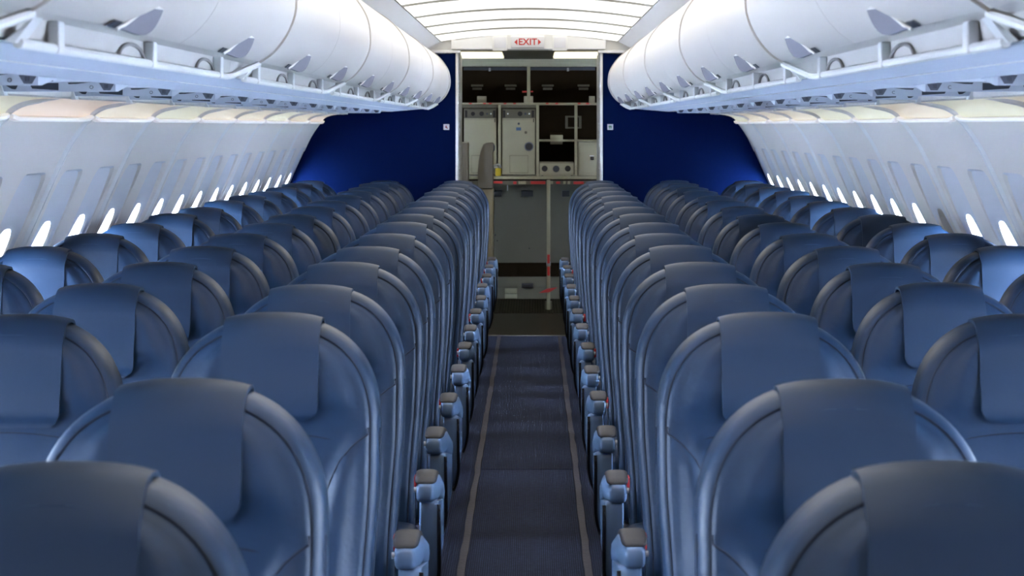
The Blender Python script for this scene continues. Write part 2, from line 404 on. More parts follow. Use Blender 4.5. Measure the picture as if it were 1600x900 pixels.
# ------------------------------------------------------------------ overhead bins
DP = catmull([(0.664, 1.690), (0.628, 1.716), (0.592, 1.765), (0.572, 1.828), (0.580, 1.915), (0.618, 1.985), (0.676, 2.043), (0.748, 2.088)], 5)
DPi = offset_curve(DP, -0.014) if offset_curve(DP, -0.014)[8][0] > DP[8][0] else offset_curve(DP, 0.014)
def closed_profile(curve_a, curve_b): return list(curve_a)+list(curve_b)[::-1]
def make_bin(s, L, rail_start, ndoor=2, straps=(0.41, 1.22, 2.10)):
    root = empty('overhead_bin', (0, 0, 0))
    body = [(0.676, 1.702)]+[p for p in DPi[1:]]+[(0.80, 2.10), (1.30, 2.12), (1.37, 2.0), (1.37, 1.644), (1.0, 1.640), (0.748, 1.6585), (0.743, 1.668), (0.738, 1.694), (0.722, 1.704), (0.69, 1.706)]
    mb = MB(); mb.extrude([(s*x, z) for x, z in body], 'y', 0.001, L-0.001); mb.build('body', M['bin'], root, angle=30)
    # end rims
    for e, yy in (('a', 0.0), ('b', L-0.020)):
        rim = closed_profile(offset_curve(DP, -0.005), DPi)
        mb = MB(); mb.extrude([(s*x, z) for x, z in rim], 'y', yy, yy+0.020); mb.build('rim', M['bin'], root)
    dl = (L-0.042)/ndoor
    for d in range(ndoor):
        a = 0.021+d*dl+0.002; b = a+dl-0.004
        mb = MB(); mb.extrude([(s*x, z) for x, z in closed_profile(DP, DPi)], 'y', a, b)
        door = mb.build('door', M['bin'], root, angle=50)
        # handle paddle low on the door
        ex = Vector((0, 1, 0)); u = Vector((-0.72*s, 0, 0.69)).normalized(); nrm = Vector((-0.69*s, 0, -0.72)).normalized()
        O = Vector((s*0.661, a+0.50, 1.689))+nrm*0.003
        AB = ex*0.175+u*0.060; dn = Vector((0, 0, -1)); nn = 16
        lower = [O+AB*(i/nn)+dn*(0.030*math.sin(math.pi*(i/nn)**1.55)**0.85) for i in range(nn+1)]
        upper = [O+AB*t+nrm*0.002-dn*(0.013*math.sin(math.pi*t**1.7)**0.8) for t in (0.9, 0.75, 0.6, 0.45, 0.3, 0.15)]
        out = lower+upper; n = len(out); side = Vector((-s*0.007, -0.002, 0))
        mb = MB(); vs = list(out)+[p+side for p in out]
        mb.add(vs, [tuple(range(n)), tuple(range(n, 2*n))]+[(i, (i+1) % n, n+(i+1) % n, n+i) for i in range(n)])
        hnd = mb.build('handle', M['grey_hand'], door, smooth=False); hnd['label'] = 'grey half-moon latch handle'
        mb = MB(); mb.tube([lower[-2]+side*.6, lower[-1]+side*.6]+[p+side*.6 for p in upper]+[O+side*.6], 0.0032, 6)
        mb.build('handle_rim', M['rail'], door)
        mb = MB(); q = [(-0.075, 0.004), (-0.01, 0.004), (0.0, 0.018), (-0.06, 0.018)]
        vs = [O+ex*p[0]+u*p[1]+nrm*dd for dd in (0, 0.002) for p in q]
        mb.add(vs, [(0, 1, 2, 3), (4, 5, 6, 7), (0, 1, 5, 4), (1, 2, 6, 5), (2, 3, 7, 6), (3, 0, 4, 7)])
        mb.build('latch_slot', M['grey_dk'], door, smooth=False)
        # arched grip recess in the channel under each handle
        mb = MB(); cy = (1.08, 1.96)[d]
        mb.tube([(s*0.7385, cy+0.125*math.cos(t), 1.656+0.028*math.sin(t)) for t in [math.pi*i/12 for i in range(13)]], 0.0040, 6)
        mb.build('grip_arch', M['arch'], root)
    # grab rail
    R = (s*0.729, 1.6505); st = rail_start
    mb = MB(); mb.tube([(R[0], st, R[1]), (R[0], st+0.05, R[1]), (R[0], L-0.14, R[1]), (s*0.722, L-0.10, 1.653), (s*0.672, L-0.012, 1.682), (s*0.666, L-0.004, 1.686)], 0.0085, 8)
    rail = mb.build('grab_rail', M['rail'], root)
    mb = MB()
    mb.extrude([(s*0.729, 1.650), (s*0.745, 1.652), (s*0.700, 1.688)], 'y', st-0.02, st+0.035)
    mb.build('rail_end', M['rail'], root, smooth=False)
    for y in straps:
        mb = MB(); mb.box(s*0.7185, s*0.7385, y-0.018, y+0.018, 1.6425, 1.694, 0.003)
        br = mb.build('bracket', M['rail'], root, smooth=False)
    # underside panel
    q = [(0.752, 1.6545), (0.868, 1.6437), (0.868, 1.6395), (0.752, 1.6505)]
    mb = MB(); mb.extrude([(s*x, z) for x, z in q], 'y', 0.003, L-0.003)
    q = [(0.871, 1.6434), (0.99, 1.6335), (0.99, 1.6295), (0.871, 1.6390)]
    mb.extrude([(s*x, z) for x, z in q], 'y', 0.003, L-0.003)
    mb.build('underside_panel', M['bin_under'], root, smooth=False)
    mb = MB(); mb.tube([(s*0.8695, 0.003, 1.6388), (s*0.8695, L-0.003, 1.6388)], 0.0016, 6); mb.build('seam_strip', M['rail'], root)
    return root
LB = 2.37
for s in (-1, 1):
    proto = make_bin(s, LB, 0.17); tt = tree_table(proto)
    starts = [0.5+LB*i for i in range(6)]   # last ends at 14.72
    for i, y in enumerate(starts):
        o = proto if i == 0 else copy_tree(proto, tt)
        o.location = (0, y, 0)
        n = len(starts)-i
        tag(o, 'closed white overhead bin with grab rail on the %s, %s from the partition' % (SIDE[s], ORD[n]), 'overhead bin', 'overhead bins on the %s' % SIDE[s])
    o = make_bin(s, 0.26, 0.10, 1, (0.2,)) if False else None
    # short filler end of the bin row at the partition
    root = empty('bin_end_fairing', (0, 14.722, 0)); L = 0.27
    body = list(DP)+[(0.80, 2.10), (1.30, 2.12), (1.37, 2.0), (1.37, 1.632), (1.0, 1.6305), (0.752, 1.6515), (0.70, 1.668)]
    mb = MB(); mb.extrude([(s*x, z) for x, z in body], 'y', 0.0, L); mb.build('shell', M['bin'], root, angle=30)
    mb = MB(); cc = offset_curve(DP, 0.003) if DPi[8][0] > DP[8][0] else DP
    mb.tube([(s*x, 0.10, z) for x, z in DP], 0.003, 6); mb.build('joint_bead', M['rail'], root)
    mb = MB(); mb.tube([(s*0.729, 0.0, 1.6505), (s*0.729, 0.16, 1.6505), (s*0.70, 0.21, 1.664), (s*0.668, 0.262, 1.686)], 0.0085, 8); mb.build('grab_rail', M['rail'], root)
    tag(root, 'short white end piece of the %s bin row against the navy partition' % SIDE[s], 'bin fairing')

# ------------------------------------------------------------------ passenger service units under the bins
def text_mesh(txt, size, name, m, parent=None, extrude=0.0008, offs=0.0, align='CENTER'):
    cu = bpy.data.curves.new(name, 'FONT'); cu.body = txt; cu.size = size; cu.extrude = extrude; cu.offset = offs; cu.align_x = align; cu.align_y = 'CENTER'
    to = bpy.data.objects.new(name, cu); C.objects.link(to)
    dg = bpy.context.evaluated_depsgraph_get(); me = bpy.data.meshes.new_from_object(to.evaluated_get(dg))
    C.objects.unlink(to); bpy.data.objects.remove(to)
    me.materials.clear(); me.materials.append(m)
    o = bpy.data.objects.new(name, me); C.objects.link(o)
    if parent: o.parent = parent
    return o
def make_psu(s):
    root = empty('service_unit', (0, 0, 0))
    zb, zt = 1.612, 1.634
    # housing: wedge, tall near face toward the nose, thinning aft
    mb = MB(); mb.extrude([(0.0, zt+0.004), (0.0, zb), (0.03, zb), (0.20, zt), (0.74, zt+0.001), (0.74, zt+0.004)], 'x', *sorted((s*0.995, s*1.275)))
    mb.build('housing', M['psu'], root, smooth=False)
    mb = MB(); mb.box(s*1.277, s*1.352, 0.0, 0.775, 1.6075, 1.638, 0.003); mb.build('outer_strip', M['bin'], root)
    def X(f): return s*(1.275-0.28*f)       # f: 0 outer .. 1 inner
    yf = -0.0012
    def quad(name, pts, m, lab=None):
        mb = MB(); mb.extrude([(X(a), z) for a, z in pts], 'y', -0.0015, 0.0); o = mb.build(name, m, root, smooth=False)
        if lab: o['label'] = lab
        return o
    quad('call_light', [(0.0, zt-0.001), (0.155, zt-0.001), (0.125, zb+0.005), (0.09, zb+0.006)], M['grey_dk'], 'dark wedge-shaped window')
    quad('speaker_grille', [(0.24, zt-0.001), (0.50, zt-0.001), (0.50, zb+0.003), (0.27, zb+0.007)], M['grey_dk'], 'dark grey grille')
    quad('reading_light', [(0.58, zt), (0.78, zt+0.001), (0.66, zt-0.0035), (0.59, zt-0.004)], M['grey_dk'])
    quad('sign_plate', [(0.855, zt-0.001), (0.995, zt), (0.955, zb+0.003), (0.895, zb+0.003)], M['grey_hand'], 'grey trapezoid sign')
    quad('oxygen_latch', [(0.90, zt-0.004), (0.94, zt-0.004), (0.935, zb+0.008), (0.90, zb+0.008)], M['grey_dk'])
    t = text_mesh('O' if s < 0 else 'C', 0.0125, 'seat_letter', M['grey_dk'], root)
    t.rotation_euler = (math.pi/2, 0, 0); t.location = (X(0.79), -0.0022, (zb+zt)/2-0.001)
    # pale hook next to the outer corner
    mb = MB(); mb.extrude([(s*1.276, zt-0.002), (s*1.292, zt-0.002), (s*1.279, zb-0.010), (s*1.266, zb-0.010)], 'y', -0.008, 0.03); mb.build('mask_hook', M['white'], root, smooth=False)
    # air nozzles on the underside
    for f in (0.3, 0.5, 0.7):
        mb = MB(); mb.cyl((X(f), 0.42, zt-0.005), 0.017, 'z', 0.008, 14); mb.build('air_nozzle', M['grey_hand'], root)
    return root
for s in (-1, 1):
    proto = make_psu(s); tt = tree_table(proto)
    ys = [5.06+0.79*i for i in range(-3, 13)]
    ys = [y for y in ys if y < 14.3]
    for i, y in enumerate(ys):
        o = proto if i == 0 else copy_tree(proto, tt)
        o.location = (0, y, 0)
        tag(o, 'service unit with dark windows and signs under the %s bins, %s from the partition' % (SIDE[s], ORD[len(ys)-i]), 'service unit', 'passenger service units on the %s' % SIDE[s])

# ------------------------------------------------------------------ seats
HW, ZT, ZA, EX = 0.219, 1.137, 0.918, 2.35   # half width, top, where the top arc starts
def half_w(z):
    if z < ZA: return HW-0.020*smoothstep(0.85, 0.45, z)
    return HW
outl = []                                     # right half, bottom to top
for z in [0.42, 0.47, 0.52]+[0.55+0.0175*i for i in range(21)]: outl.append((half_w(z), z))
NA = 20
for i in range(NA):
    t = (i/(NA-0.25))*math.pi/2
    x = HW*math.cos(t)**(2/EX); z = ZA+(ZT-ZA)*math.sin(t)**(2/EX)
    outl.append((x, z))
def inset_pts(d):
    out = []
    full = outl
    for i, (x, z) in enumerate(full):
        a = Vector(full[max(i-1, 0)]); b = Vector(full[i+1]) if i+1 < len(full) else Vector((-x, z))
        t = (b-a).normalized(); nr = Vector((-t.y, t.x))
        out.append((max(x+nr.x*d, 0.002), z+nr.y*d if i > 0 else z))
    return out
LEAN = 0.17
def lean(z): return (z-1.137)*LEAN
def seam_x(z):
    # side bolster seam: half-distance from the middle
    return interp([(0.45, 0.098), (0.70, 0.098), (0.78, 0.112), (0.82, 0.124), (0.86, 0.142), (0.895, 0.172), (0.92, 0.215), (0.93, 0.22)], z)
def front_y(x, z):
    ax = abs(x)
    y = -0.052
    y -= 0.012*smoothstep(0.22, 0.12, ax)*smoothstep(0.93, 1.0, z)           # head pad
    if z < 0.93:
        side = smoothstep(-0.012, 0.02, ax-seam_x(z))
        y -= 0.014*side-0.010*(1-side)*smoothstep(0.93, 0.88, z)
    y -= 0.02*math.exp(-((z-0.62)/0.12)**2)*(1-ax/0.3)
    y += 0.008*math.exp(-((z-0.93)/0.012)**2)*smoothstep(0.19, 0.15, ax)
    return y
def build_back():
    mb = MB()
    layers = [(0.012, 0.052), (0.0, 0.040), (0.0, 0.0), (0.0, -0.020), (0.004, -0.034), (0.010, -0.042), (0.0145, -0.0435), (0.017, -0.0395), (0.0195, -0.0445), (0.028, -0.049)]
    rings = []
    for d, y in layers:
        half = inset_pts(d)
        ring = [(x, z) for x, z in half]+[(-x, z) for x, z in half[::-1]]
        rings.append([(x, y+lean(z), z) for x, z in ring])
    n = len(rings[0]); vs = [v for r in rings for v in r]; fs = []
    for i in range(len(rings)-1):
        for j in range(n-1): fs.append((i*n+j, i*n+j+1, (i+1)*n+j+1, (i+1)*n+j))
    mb.add(vs, fs)
    half = inset_pts(0.028); Mc = 40
    vs = []; m = len(half)
    for x, z in half:
        for k in range(Mc+1):
            u = 1-2*k/Mc; xx = x*u
            edge = smoothstep(0, 0.25, 1-abs(u)) if 0 < k < Mc else 0
            fy = front_y(xx, z); y = -0.049+(fy+0.049)*edge
            vs.append((xx, y+lean(z), z))
    fs = [(i*(Mc+1)+k, i*(Mc+1)+k+1, (i+1)*(Mc+1)+k+1, (i+1)*(Mc+1)+k) for i in range(m-1) for k in range(Mc)]
    mb.add(vs, fs)
    # rear face and bottom
    half = inset_pts(0.012); vs = []
    for x, z in half: vs += [(x, 0.052+lean(z), z), (-x, 0.052+lean(z), z)]
    mb.add(vs, [(2*i, 2*i+1, 2*i+3, 2*i+2) for i in range(m-1)])
    return mb
def backrest_parts(root):
    b = build_back().build('backrest', M['leather'], root, angle=60)
    ins = inset_pts(0.0165)
    mb = MB(); ring = [(x, z) for x, z in ins]+[(-x, z) for x, z in ins[::-1]]
    mb.tube([(x, -0.0425+lean(z), z) for x, z in ring], 0.0018, 5); mb.build('seam', M['seam'], b)
    for sg in (-1, 1):
        mb = MB(); pts = []
        for i in range(34):
            z = 0.925-(0.925-0.50)*i/33; x = seam_x(z)
            if x > 0.199: x = 0.199
            pts.append((sg*x, -0.0005-0.049+(front_y(x, z)+0.049)*smoothstep(0, 0.25, 1-x/(half_w(z)-0.028))+lean(z), z))
        mb.tube(pts, 0.002, 5); mb.build('seam', M['seam'], b)
        # outer side seam running down the edge
        mb = MB(); mb.tube([(sg*(half_w(z)+0.0002), -0.012+lean(z), z) for z in (0.45, 0.6, 0.75, 0.86, 0.92)], 0.0016, 5); mb.build('seam', M['seam'], b)
    mb = MB(); mb.tube([(x, -0.001+front_y(x, 0.915-0.02*(abs(x)/0.15)**2)+lean(0.915), 0.915-0.02*(abs(x)/0.15)**2) for x in [-0.14+0.28*i/16 for i in range(17)]], 0.0014, 5)
    mb.build('seam', M['seam'], b)
    return b
def build_cover(hw=0.0985, zb=0.935, off=0.0):
    """leather flap draped over the top of the backrest"""
    prof = []       # (y, z) going from the front bottom up and over to the back
    def fy(z): return -0.0655-0.009*smoothstep(1.05, 0.98, z)
    zz = [zb+0.032*(1-math.cos(math.pi/2*i/7)) for i in range(7)]+[zb+0.034+(1.098-zb-0.034)*i/7 for i in range(8)]
    for z in zz: prof.append((None, z))
    prof += [(-0.058, 1.120), (-0.048, 1.133), (-0.032, 1.1405), (-0.012, 1.1430), (0.015, 1.1430), (0.038, 1.140), (0.054, 1.130), (0.061, 1.112), (0.062, 1.06), (0.062, 1.0)]
    th = 0.005; nx = 12; cr = 0.032
    outer = []; inner = []
    inn = inset_pts(0.028)
    zx = sorted([(z, x) for x, z in inn])
    def surf(x, z):
        xe = interp(zx, z); e = smoothstep(0, 0.25, 1-abs(x)/max(xe, 0.01))
        return -0.049+(front_y(x, z)+0.049)*e
    for i, (y, z) in enumerate(prof):
        row = []; row2 = []
        w_ = hw
        if y is None and z < zb+cr: w_ = hw-cr+math.sqrt(max(cr*cr-(zb+cr-z)**2, 0))
        for k in range(nx+1):
            u = -1+2*k/nx; x = w_*u+off
            drop = 0.0105*abs(u)**2.6
            if y is None:
                so = 0.0035+0.012*smoothstep(1.05, 0.93, z)
                b_ = smoothstep(1.03, 1.09, z); ys = surf(x, z)*(1-b_)-0.0645*b_
                p = (ys-so, z-drop*smoothstep(1.0, 1.1, z)); q = (ys-so+0.0065, p[1])
            else:
                p = (y+(0.006*abs(u)**3 if y < 0 else -0.004*abs(u)**3), z-drop)
                q = (p[0]*0.9, p[1]-0.006) if z > 1.105 else (p[0]-0.005, p[1])
            row.append((x, p[0]+lean(p[1]), p[1])); row2.append((x, q[0]+lean(q[1]), q[1]))
        outer.append(row); inner.append(row2)
    n = nx+1; vs = [v for r in outer for v in r]+[v for r in inner for v in r]; m = len(prof); off2 = m*n; fs = []
    for i in range(m-1):
        for k in range(nx):
            fs.append((i*n+k, i*n+k+1, (i+1)*n+k+1, (i+1)*n+k)); fs.append((off2+i*n+k, off2+i*n+k+1, off2+(i+1)*n+k+1, off2+(i+1)*n+k))
        for k in (0, nx): fs.append((i*n+k, (i+1)*n+k, off2+(i+1)*n+k, off2+i*n+k))
    for k in range(nx):
        for i in (0, m-1): fs.append((i*n+k, i*n+k+1, off2+i*n+k+1, off2+i*n+k))
    mb = MB(); mb.add(vs, fs); return mb
def rounded_sec(hw, hh, e, n=16): return [superel(2*math.pi*k/n, hw, hh, e) for k in range(n)]
def loft(secs):
    n = len(secs[0]); vs = [v for s_ in secs for v in s_]
    fs = [(i*n+k, i*n+(k+1) % n, (i+1)*n+(k+1) % n, (i+1)*n+k) for i in range(len(secs)-1) for k in range(n)]
    fs += [tuple(range(n))[::-1], tuple((len(secs)-1)*n+k for k in range(n))]
    mb = MB(); mb.add(vs, fs); return mb
ARM_Z = 0.620
def add_armrest(root, a):
    """a = +1 when the aisle is on the +x side of the seat"""
    ax = a*0.2465
    tip = -0.575
    # body of the arm, its front end a rounded cup
    secs = []
    for y, hw, zt, zb in ((tip, 0.0165, -0.010, -0.034), (tip+0.004, 0.0205, -0.004, -0.043), (tip+0.012, 0.0225, -0.001, -0.049), (tip+0.035, 0.0245, 0.0, -0.054), (tip+0.08, 0.030, 0.003, -0.058), (tip+0.16, 0.031, 0.001, -0.062), (tip+0.40, 0.031, -0.060, -0.12)):
        cz = ARM_Z+(zt+zb)/2; secs.append([(ax+p[0]+a*max(0, hw-0.0245)*1.0, y, cz+p[1]) for p in rounded_sec(hw, (zt-zb)/2, 3.5, 16)])
    arm = loft(secs).build('armrest', M['plastic_blue'], root, angle=60)
    # soft pad on top, sloping down and narrowing to the tip
    secs = []
    for y, hw, z0, z1 in ((tip+0.010, 0.020, -0.002, 0.002), (tip+0.016, 0.0235, -0.004, 0.006), (tip+0.04, 0.0275, -0.007, 0.011), (tip+0.08, 0.029, -0.010, 0.0145), (tip+0.14, 0.029, -0.011, 0.0145), (tip+0.20, 0.029, -0.02, 0.003), (tip+0.33, 0.027, -0.055, -0.033)):
        cz = ARM_Z+(z0+z1)/2; secs.append([(ax+p[0], y, cz+p[1]) for p in rounded_sec(hw, (z1-z0)/2, 3.2, 16)])
    p = loft(secs).build('arm_pad', M['pad'], arm, angle=60); p['label'] = 'dark grey soft arm pad'
    mb = MB(); mb.cyl((ax-a*0.0225, tip+0.016, ARM_Z-0.018), 0.007, 'x', -a*0.006, 12)
    mb.build('recline_button', M['grey_lt'], arm)
    # shroud panel below the arm
    prof = [(-0.525, 0.572), (-0.540, 0.562), (-0.538, 0.50), (-0.515, 0.43), (-0.48, 0.365), (-0.43, 0.315), (-0.36, 0.295), (-0.22, 0.295), (-0.16, 0.33), (-0.15, 0.51)]
    cx = [(-0.020, 0.006), (-0.016, 0.0), (0.010, 0.0), (0.024, 0.003), (0.030, 0.012)]
    prof_s = catmull(prof, 3)
    vs = []
    cen = Vector((-0.33, 0.46))
    for dx, ins in cx:
        for (y, z) in prof_s:
            v = Vector((y, z)); dd = (cen-v).normalized()*ins
            tuck = 0.0
            if z < 0.40: tuck = 0.022*((0.40-z)/0.105)**2
            x = dx-(tuck if dx > 0 else 0)
            vs.append((ax+a*(0.004+x), y+dd.x, z+dd.y))
    n = len(prof_s); fs = [(i*n+j, i*n+(j+1) % n, (i+1)*n+(j+1) % n, (i+1)*n+j) for i in range(len(cx)-1) for j in range(n)]
    fs += [tuple(range(n)), tuple(range((len(cx)-1)*n, len(cx)*n))]
    mb = MB(); mb.add(vs, fs); sh = mb.build('arm_shroud', M['plastic_blue'], arm, angle=45)
    mb = MB(); pts = []
    for (y, z) in prof_s[3:-6]:
        tuck = 0.022*((0.40-z)/0.105)**2 if z < 0.40 else 0
        pts.append((ax+a*(0.034-tuck), y+0.002, z-0.001))
    mb.tube(pts, 0.0048, 6); q = mb.build('bumper_trim', M['rubber'], arm); q['label'] = 'black rubber edge strip'
    # buckle/strap by the hinge
    mb = MB(); mb.box(ax-a*0.030, ax-a*0.041, -0.29, -0.25, 0.555, 0.590, 0.003); mb.build('belt_tab', M['red'], root)['label'] = 'red belt tab'
    return arm
def make_seat(a):
    root = empty('airline_seat', (0, 0, 0))
    backrest_parts(root)
    build_cover().build('headrest_cover', M['leather2'], root, angle=60)
    secs = []
    for y, hw, zt, zb in ((-0.625, 0.19, 0.43, 0.395), (-0.615, 0.205, 0.455, 0.375), (-0.58, 0.212, 0.468, 0.365), (-0.45, 0.214, 0.470, 0.36), (-0.30, 0.214, 0.455, 0.36), (-0.17, 0.212, 0.450, 0.36)):
        cz = (zt+zb)/2; secs.append([(p[0], y, cz+p[1]) for p in rounded_sec(hw, (zt-zb)/2, 5, 24)])
    loft(secs).build('seat_cushion', M['leather'], root, angle=60)
    for y in (-0.52, -0.14):
        mb = MB(); mb.box(-0.225, 0.225, y-0.018, y+0.018, 0.325, 0.361, 0.006); mb.build('beam', M['metal'], root)
    mb = MB()
    for y0, y1 in ((-0.52, -0.56), (-0.14, 0.02)):
        mb.tube([(0, y0, 0.33), (0, y1, 0.012)], 0.014, 8)
    mb.box(-0.02, 0.02, -0.60, 0.05, 0.0, 0.02, 0.004)
    mb.build('leg_frame', M['metal'], root)
    if a: add_armrest(root, a)
    return root
rows = {1: 2.379, 2: 3.148}
for k_ in range(3, 17): rows[k_] = 4.232+0.79*(k_-3)
protos = {a: make_seat(a) for a in (-1, 0, 1)}
tabs = {a: tree_table(protos[a]) for a in protos}
used = {a: False for a in protos}
COLX = {'aisle': 0.497, 'middle': 1.020, 'window': 1.540}
GRP = {'aisle': 'aisle seats', 'middle': 'middle seats', 'window': 'window seats'}
cover_variants = [finish('cover_variant', b.v, b.f, M['leather2'], None, angle=60, link=False).data for b in (build_cover(0.0985, 0.925, 0.004), build_cover(0.099, 0.945, -0.004), build_cover(0.098, 0.935, 0.0))]
for row, yt in rows.items():
    for col, cx_ in COLX.items():
        if col == 'middle' and row < 3: continue
        if col == 'window' and row < 4: continue
        for s in (-1, 1):
            a = -s if col == 'aisle' else 0
            if not used[a]: o = protos[a]; used[a] = True
            else: o = copy_tree(protos[a], tabs[a])
            dz = 0.0
            o.location = (s*cx_+random.uniform(-.003, .003), yt-0.03+random.uniform(-.006, .006), 0)
            o.rotation_euler = (random.uniform(-0.006, 0.006), 0, random.uniform(-0.012, 0.012))
            for ch in C.objects[-20:] if False else []: pass
            if row <= 8: rt = '%s row from the camera' % ORD[row]
            else: rt = '%s row from the navy partition' % ORD[17-row]
            rt = rt.replace('first row from the navy partition', 'last row before the navy partition')
            tag(o, 'blue leather %s seat %s of the aisle, %s' % (col, SIDE[s], rt), 'seat', '%s %s of the aisle' % (GRP[col], SIDE[s]))
# small differences between headrest covers
for o in list(C.objects):
    if o.name.startswith('headrest_cover'): 
        o.data = random.choice(cover_variants); 
        o.location.x += random.choice((-1, 1))*random.uniform(0, 0.006)
        o.location.z += random.choice((0, 0, 0.002, 0.004))
for o in list(C.objects):
    if o.name.startswith('belt_tab') and random.random() < 0.45: bpy.data.objects.remove(o)

# ------------------------------------------------------------------ floor coverings
mb = MB(); mb.box(-0.200, 0.205, 0.2, 9.12, 0.0, 0.006); tag(mb.build('carpet_runner', M['runner'], smooth=False), 'navy ribbed carpet runner in the aisle, nearer of the two pieces', 'carpet', 'aisle carpet runners')
mb = MB(); mb.box(-0.200, 0.205, 9.13, 14.90, 0.0, 0.006); tag(mb.build('carpet_runner', M['runner'], smooth=False), 'navy ribbed carpet runner in the aisle, farther piece ending at the galley', 'carpet', 'aisle carpet runners')
for s in (-1, 1):
    mb = MB(); n = 90; vs = []
    for i in range(n+1):
        y = 0.2+14.7*i/n; j1 = random.uniform(-.0025, .0025); j2 = random.uniform(-.003, .003)
        for x, z in ((s*0.205+j1, 0.0), (s*0.205+j1, 0.0085), (s*0.230+j2, 0.0085), (s*0.230+j2, 0.0)): vs.append((x+0.002, y, z))
    fs = [(4*i+k, 4*i+k+1, 4*i+5+k, 4*i+4+k) for i in range(n) for k in range(3)]
    mb.add(vs, fs); tag(mb.build('floor_tape', M['tape'], smooth=False), 'worn brown edge strip along the %s side of the aisle carpet' % SIDE[s], 'floor strip')
mb = MB(); mb.box(-0.60, 0.60, 14.92, 14.965, 0.0, 0.008, 0.002); tag(mb.build('threshold_strip', M['metal']), 'thin metal threshold strip across the aisle at the galley entrance', 'threshold')
mb = MB(); mb.box(-0.6, 0.7, 16.75, 18.1, 0.0011, 0.006); tag(mb.build('floor_mat', M['gribbed'], smooth=False), 'dark ribbed floor mat in front of and under the galley', 'floor mat')

# ------------------------------------------------------------------ partition between cabin and galley
WPp = [(x+0.004, z) for x, z in WPs]+[(1.50, 1.60), (1.50, 2.0)]
for s in (-1, 1):
    poly = [(s*0.536, 0.0)]+[(s*x, z) for x, z in WPp]+[(s*0.536, 2.057)]
    mb = MB(); mb.extrude(poly, 'y', 15.0, 15.04)
    root = struct(mb.build('wall_partition_'+SIDE[s], M['navy'], smooth=False))
    mb = MB(); mb.box(s*0.517, s*0.5355, 14.992, 15.05, 0.0, 2.057, 0.003); struct(mb.build('trim_%d' % (40+s), M['white']))
    mb = MB(); mb.box(s*0.5165, s*0.535, 15.05, 15.80, 0.0, 2.085); 
    for i in range(50): mb.box(s*0.512, s*0.518, 15.16, 15.19, 0.05+0.04*i, 0.068+0.04*i)
    struct(mb.build('wall_lavatory_'+SIDE[s], M['jamb'], smooth=False))
    mb = MB(); mb.box(s*0.50, s*0.86, 14.965, 15.05, 2.057, 2.078, 0.003); struct(mb.build('trim_%d' % (44+s), M['white']))
    # placard
    root = empty('placard', (0.032+((697.5 if s < 0 else 953.5)-833.7)/214.5, 14.999, 1.528-2.1/214.5*1.0))
    mb = MB(); mb.box(-0.021, 0.021, -0.003, 0.0, -0.021, 0.021, 0.0); mb.build('plate', M['white_p'], root)
    if s < 0:
        mb = MB(); mb.extrude([(-0.007, -0.006), (-0.001, -0.008), (0.010, -0.012), (0.012, -0.008), (0.004, -0.002), (0.003, 0.009), (-0.002, 0.011), (-0.006, 0.008)], 'y', -0.0045, -0.003); mb.build('pictogram', M['brown_p'], root, smooth=False)
        tag(root, 'tiny white placard with a red mark on the left navy partition', 'placard')
    else:
        mb = MB(); mb.box(-0.012, 0.010, -0.0045, -0.003, 0.0, 0.010); mb.box(-0.009, -0.001, -0.0045, -0.003, -0.011, -0.002); mb.box(0.002, 0.010, -0.0045, -0.003, -0.010, -0.002); mb.build('pictogram', M['green_p'], root, smooth=False)
        tag(root, 'tiny white placard with a green mark on the right navy partition', 'placard')
# header above the doorway
vs = []; n = 16; mb = MB(); poly = [(-0.70, 2.079), (0.70, 2.079)]
poly = [(-0.80, 2.078), (0.80, 2.078), (0.80, 2.09)]+[(0.66-1.32*i/n, 2.205-0.05*((0.66-1.32*i/n)/0.638)**2) for i in range(n+1)]+[(-0.80, 2.09)]
mb.extrude(poly, 'y', 14.985, 15.05); struct(mb.build('trim_50', M['ceil'], smooth=False))
mb = MB(); poly = [(-0.565, 2.085), (0.555, 2.085), (0.555, 2.158)]+[(0.53-1.06*i/n, 2.190-0.045*((0.53-1.06*i/n)/0.56)**2) for i in range(n+1)]+[(-0.565, 2.158)]
mb.extrude(poly, 'y', 14.95, 14.99)
struct(mb.build('trim_51', M['white'], smooth=False))
for s, xa in ((-1, -0.265), (1, 0.170)):
    root = empty('attendant_panel', (xa+0.053, 14.95, 2.08))
    mb = MB(); mb.box(-0.053, 0.053, -0.006, 0.0, -0.008, 0.100, 0.002); mb.build('frame', M['white'], root)
    mb = MB(); mb.box(-0.043, 0.043, -0.009, -0.006, 0.012, 0.090, 0.001); mb.build('cover', M['white_p'], root)
    tag(root, 'small white square panel on the header just %s of the exit sign' % SIDE[s], 'panel', 'square panels flanking the exit sign')
root = empty('exit_sign', (0.032+(824.5-833.7)/215, 14.95, 1.528+(196.4-66)/215))
mb = MB(); mb.box(-0.121, 0.121, -0.014, 0.0, -0.040, 0.040, 0.004); mb.build('housing', M['white_p'], root)
t = text_mesh('EXIT', 0.066, 'lettering', M['red_p'], root, 0.0006, 0.0012); t.rotation_euler = (math.pi/2, 0, 0); t.location = (0.0, -0.0148, 0.0)
t['label'] = 'red capital letters EXIT'
wid = max(v.co.x for v in t.data.vertices)
for sg in (-1, 1):
    mb = MB(); b = wid+0.007; mb.extrude([(sg*b, 0.021), (sg*b, -0.021), (sg*(b+0.022), 0.0)], 'y', -0.0156, -0.014); mb.build('arrow', M['red_p'], root, smooth=False)['label'] = 'red arrowhead'
tag(root, 'white sign with red EXIT between two arrowheads above the galley doorway', 'exit sign')

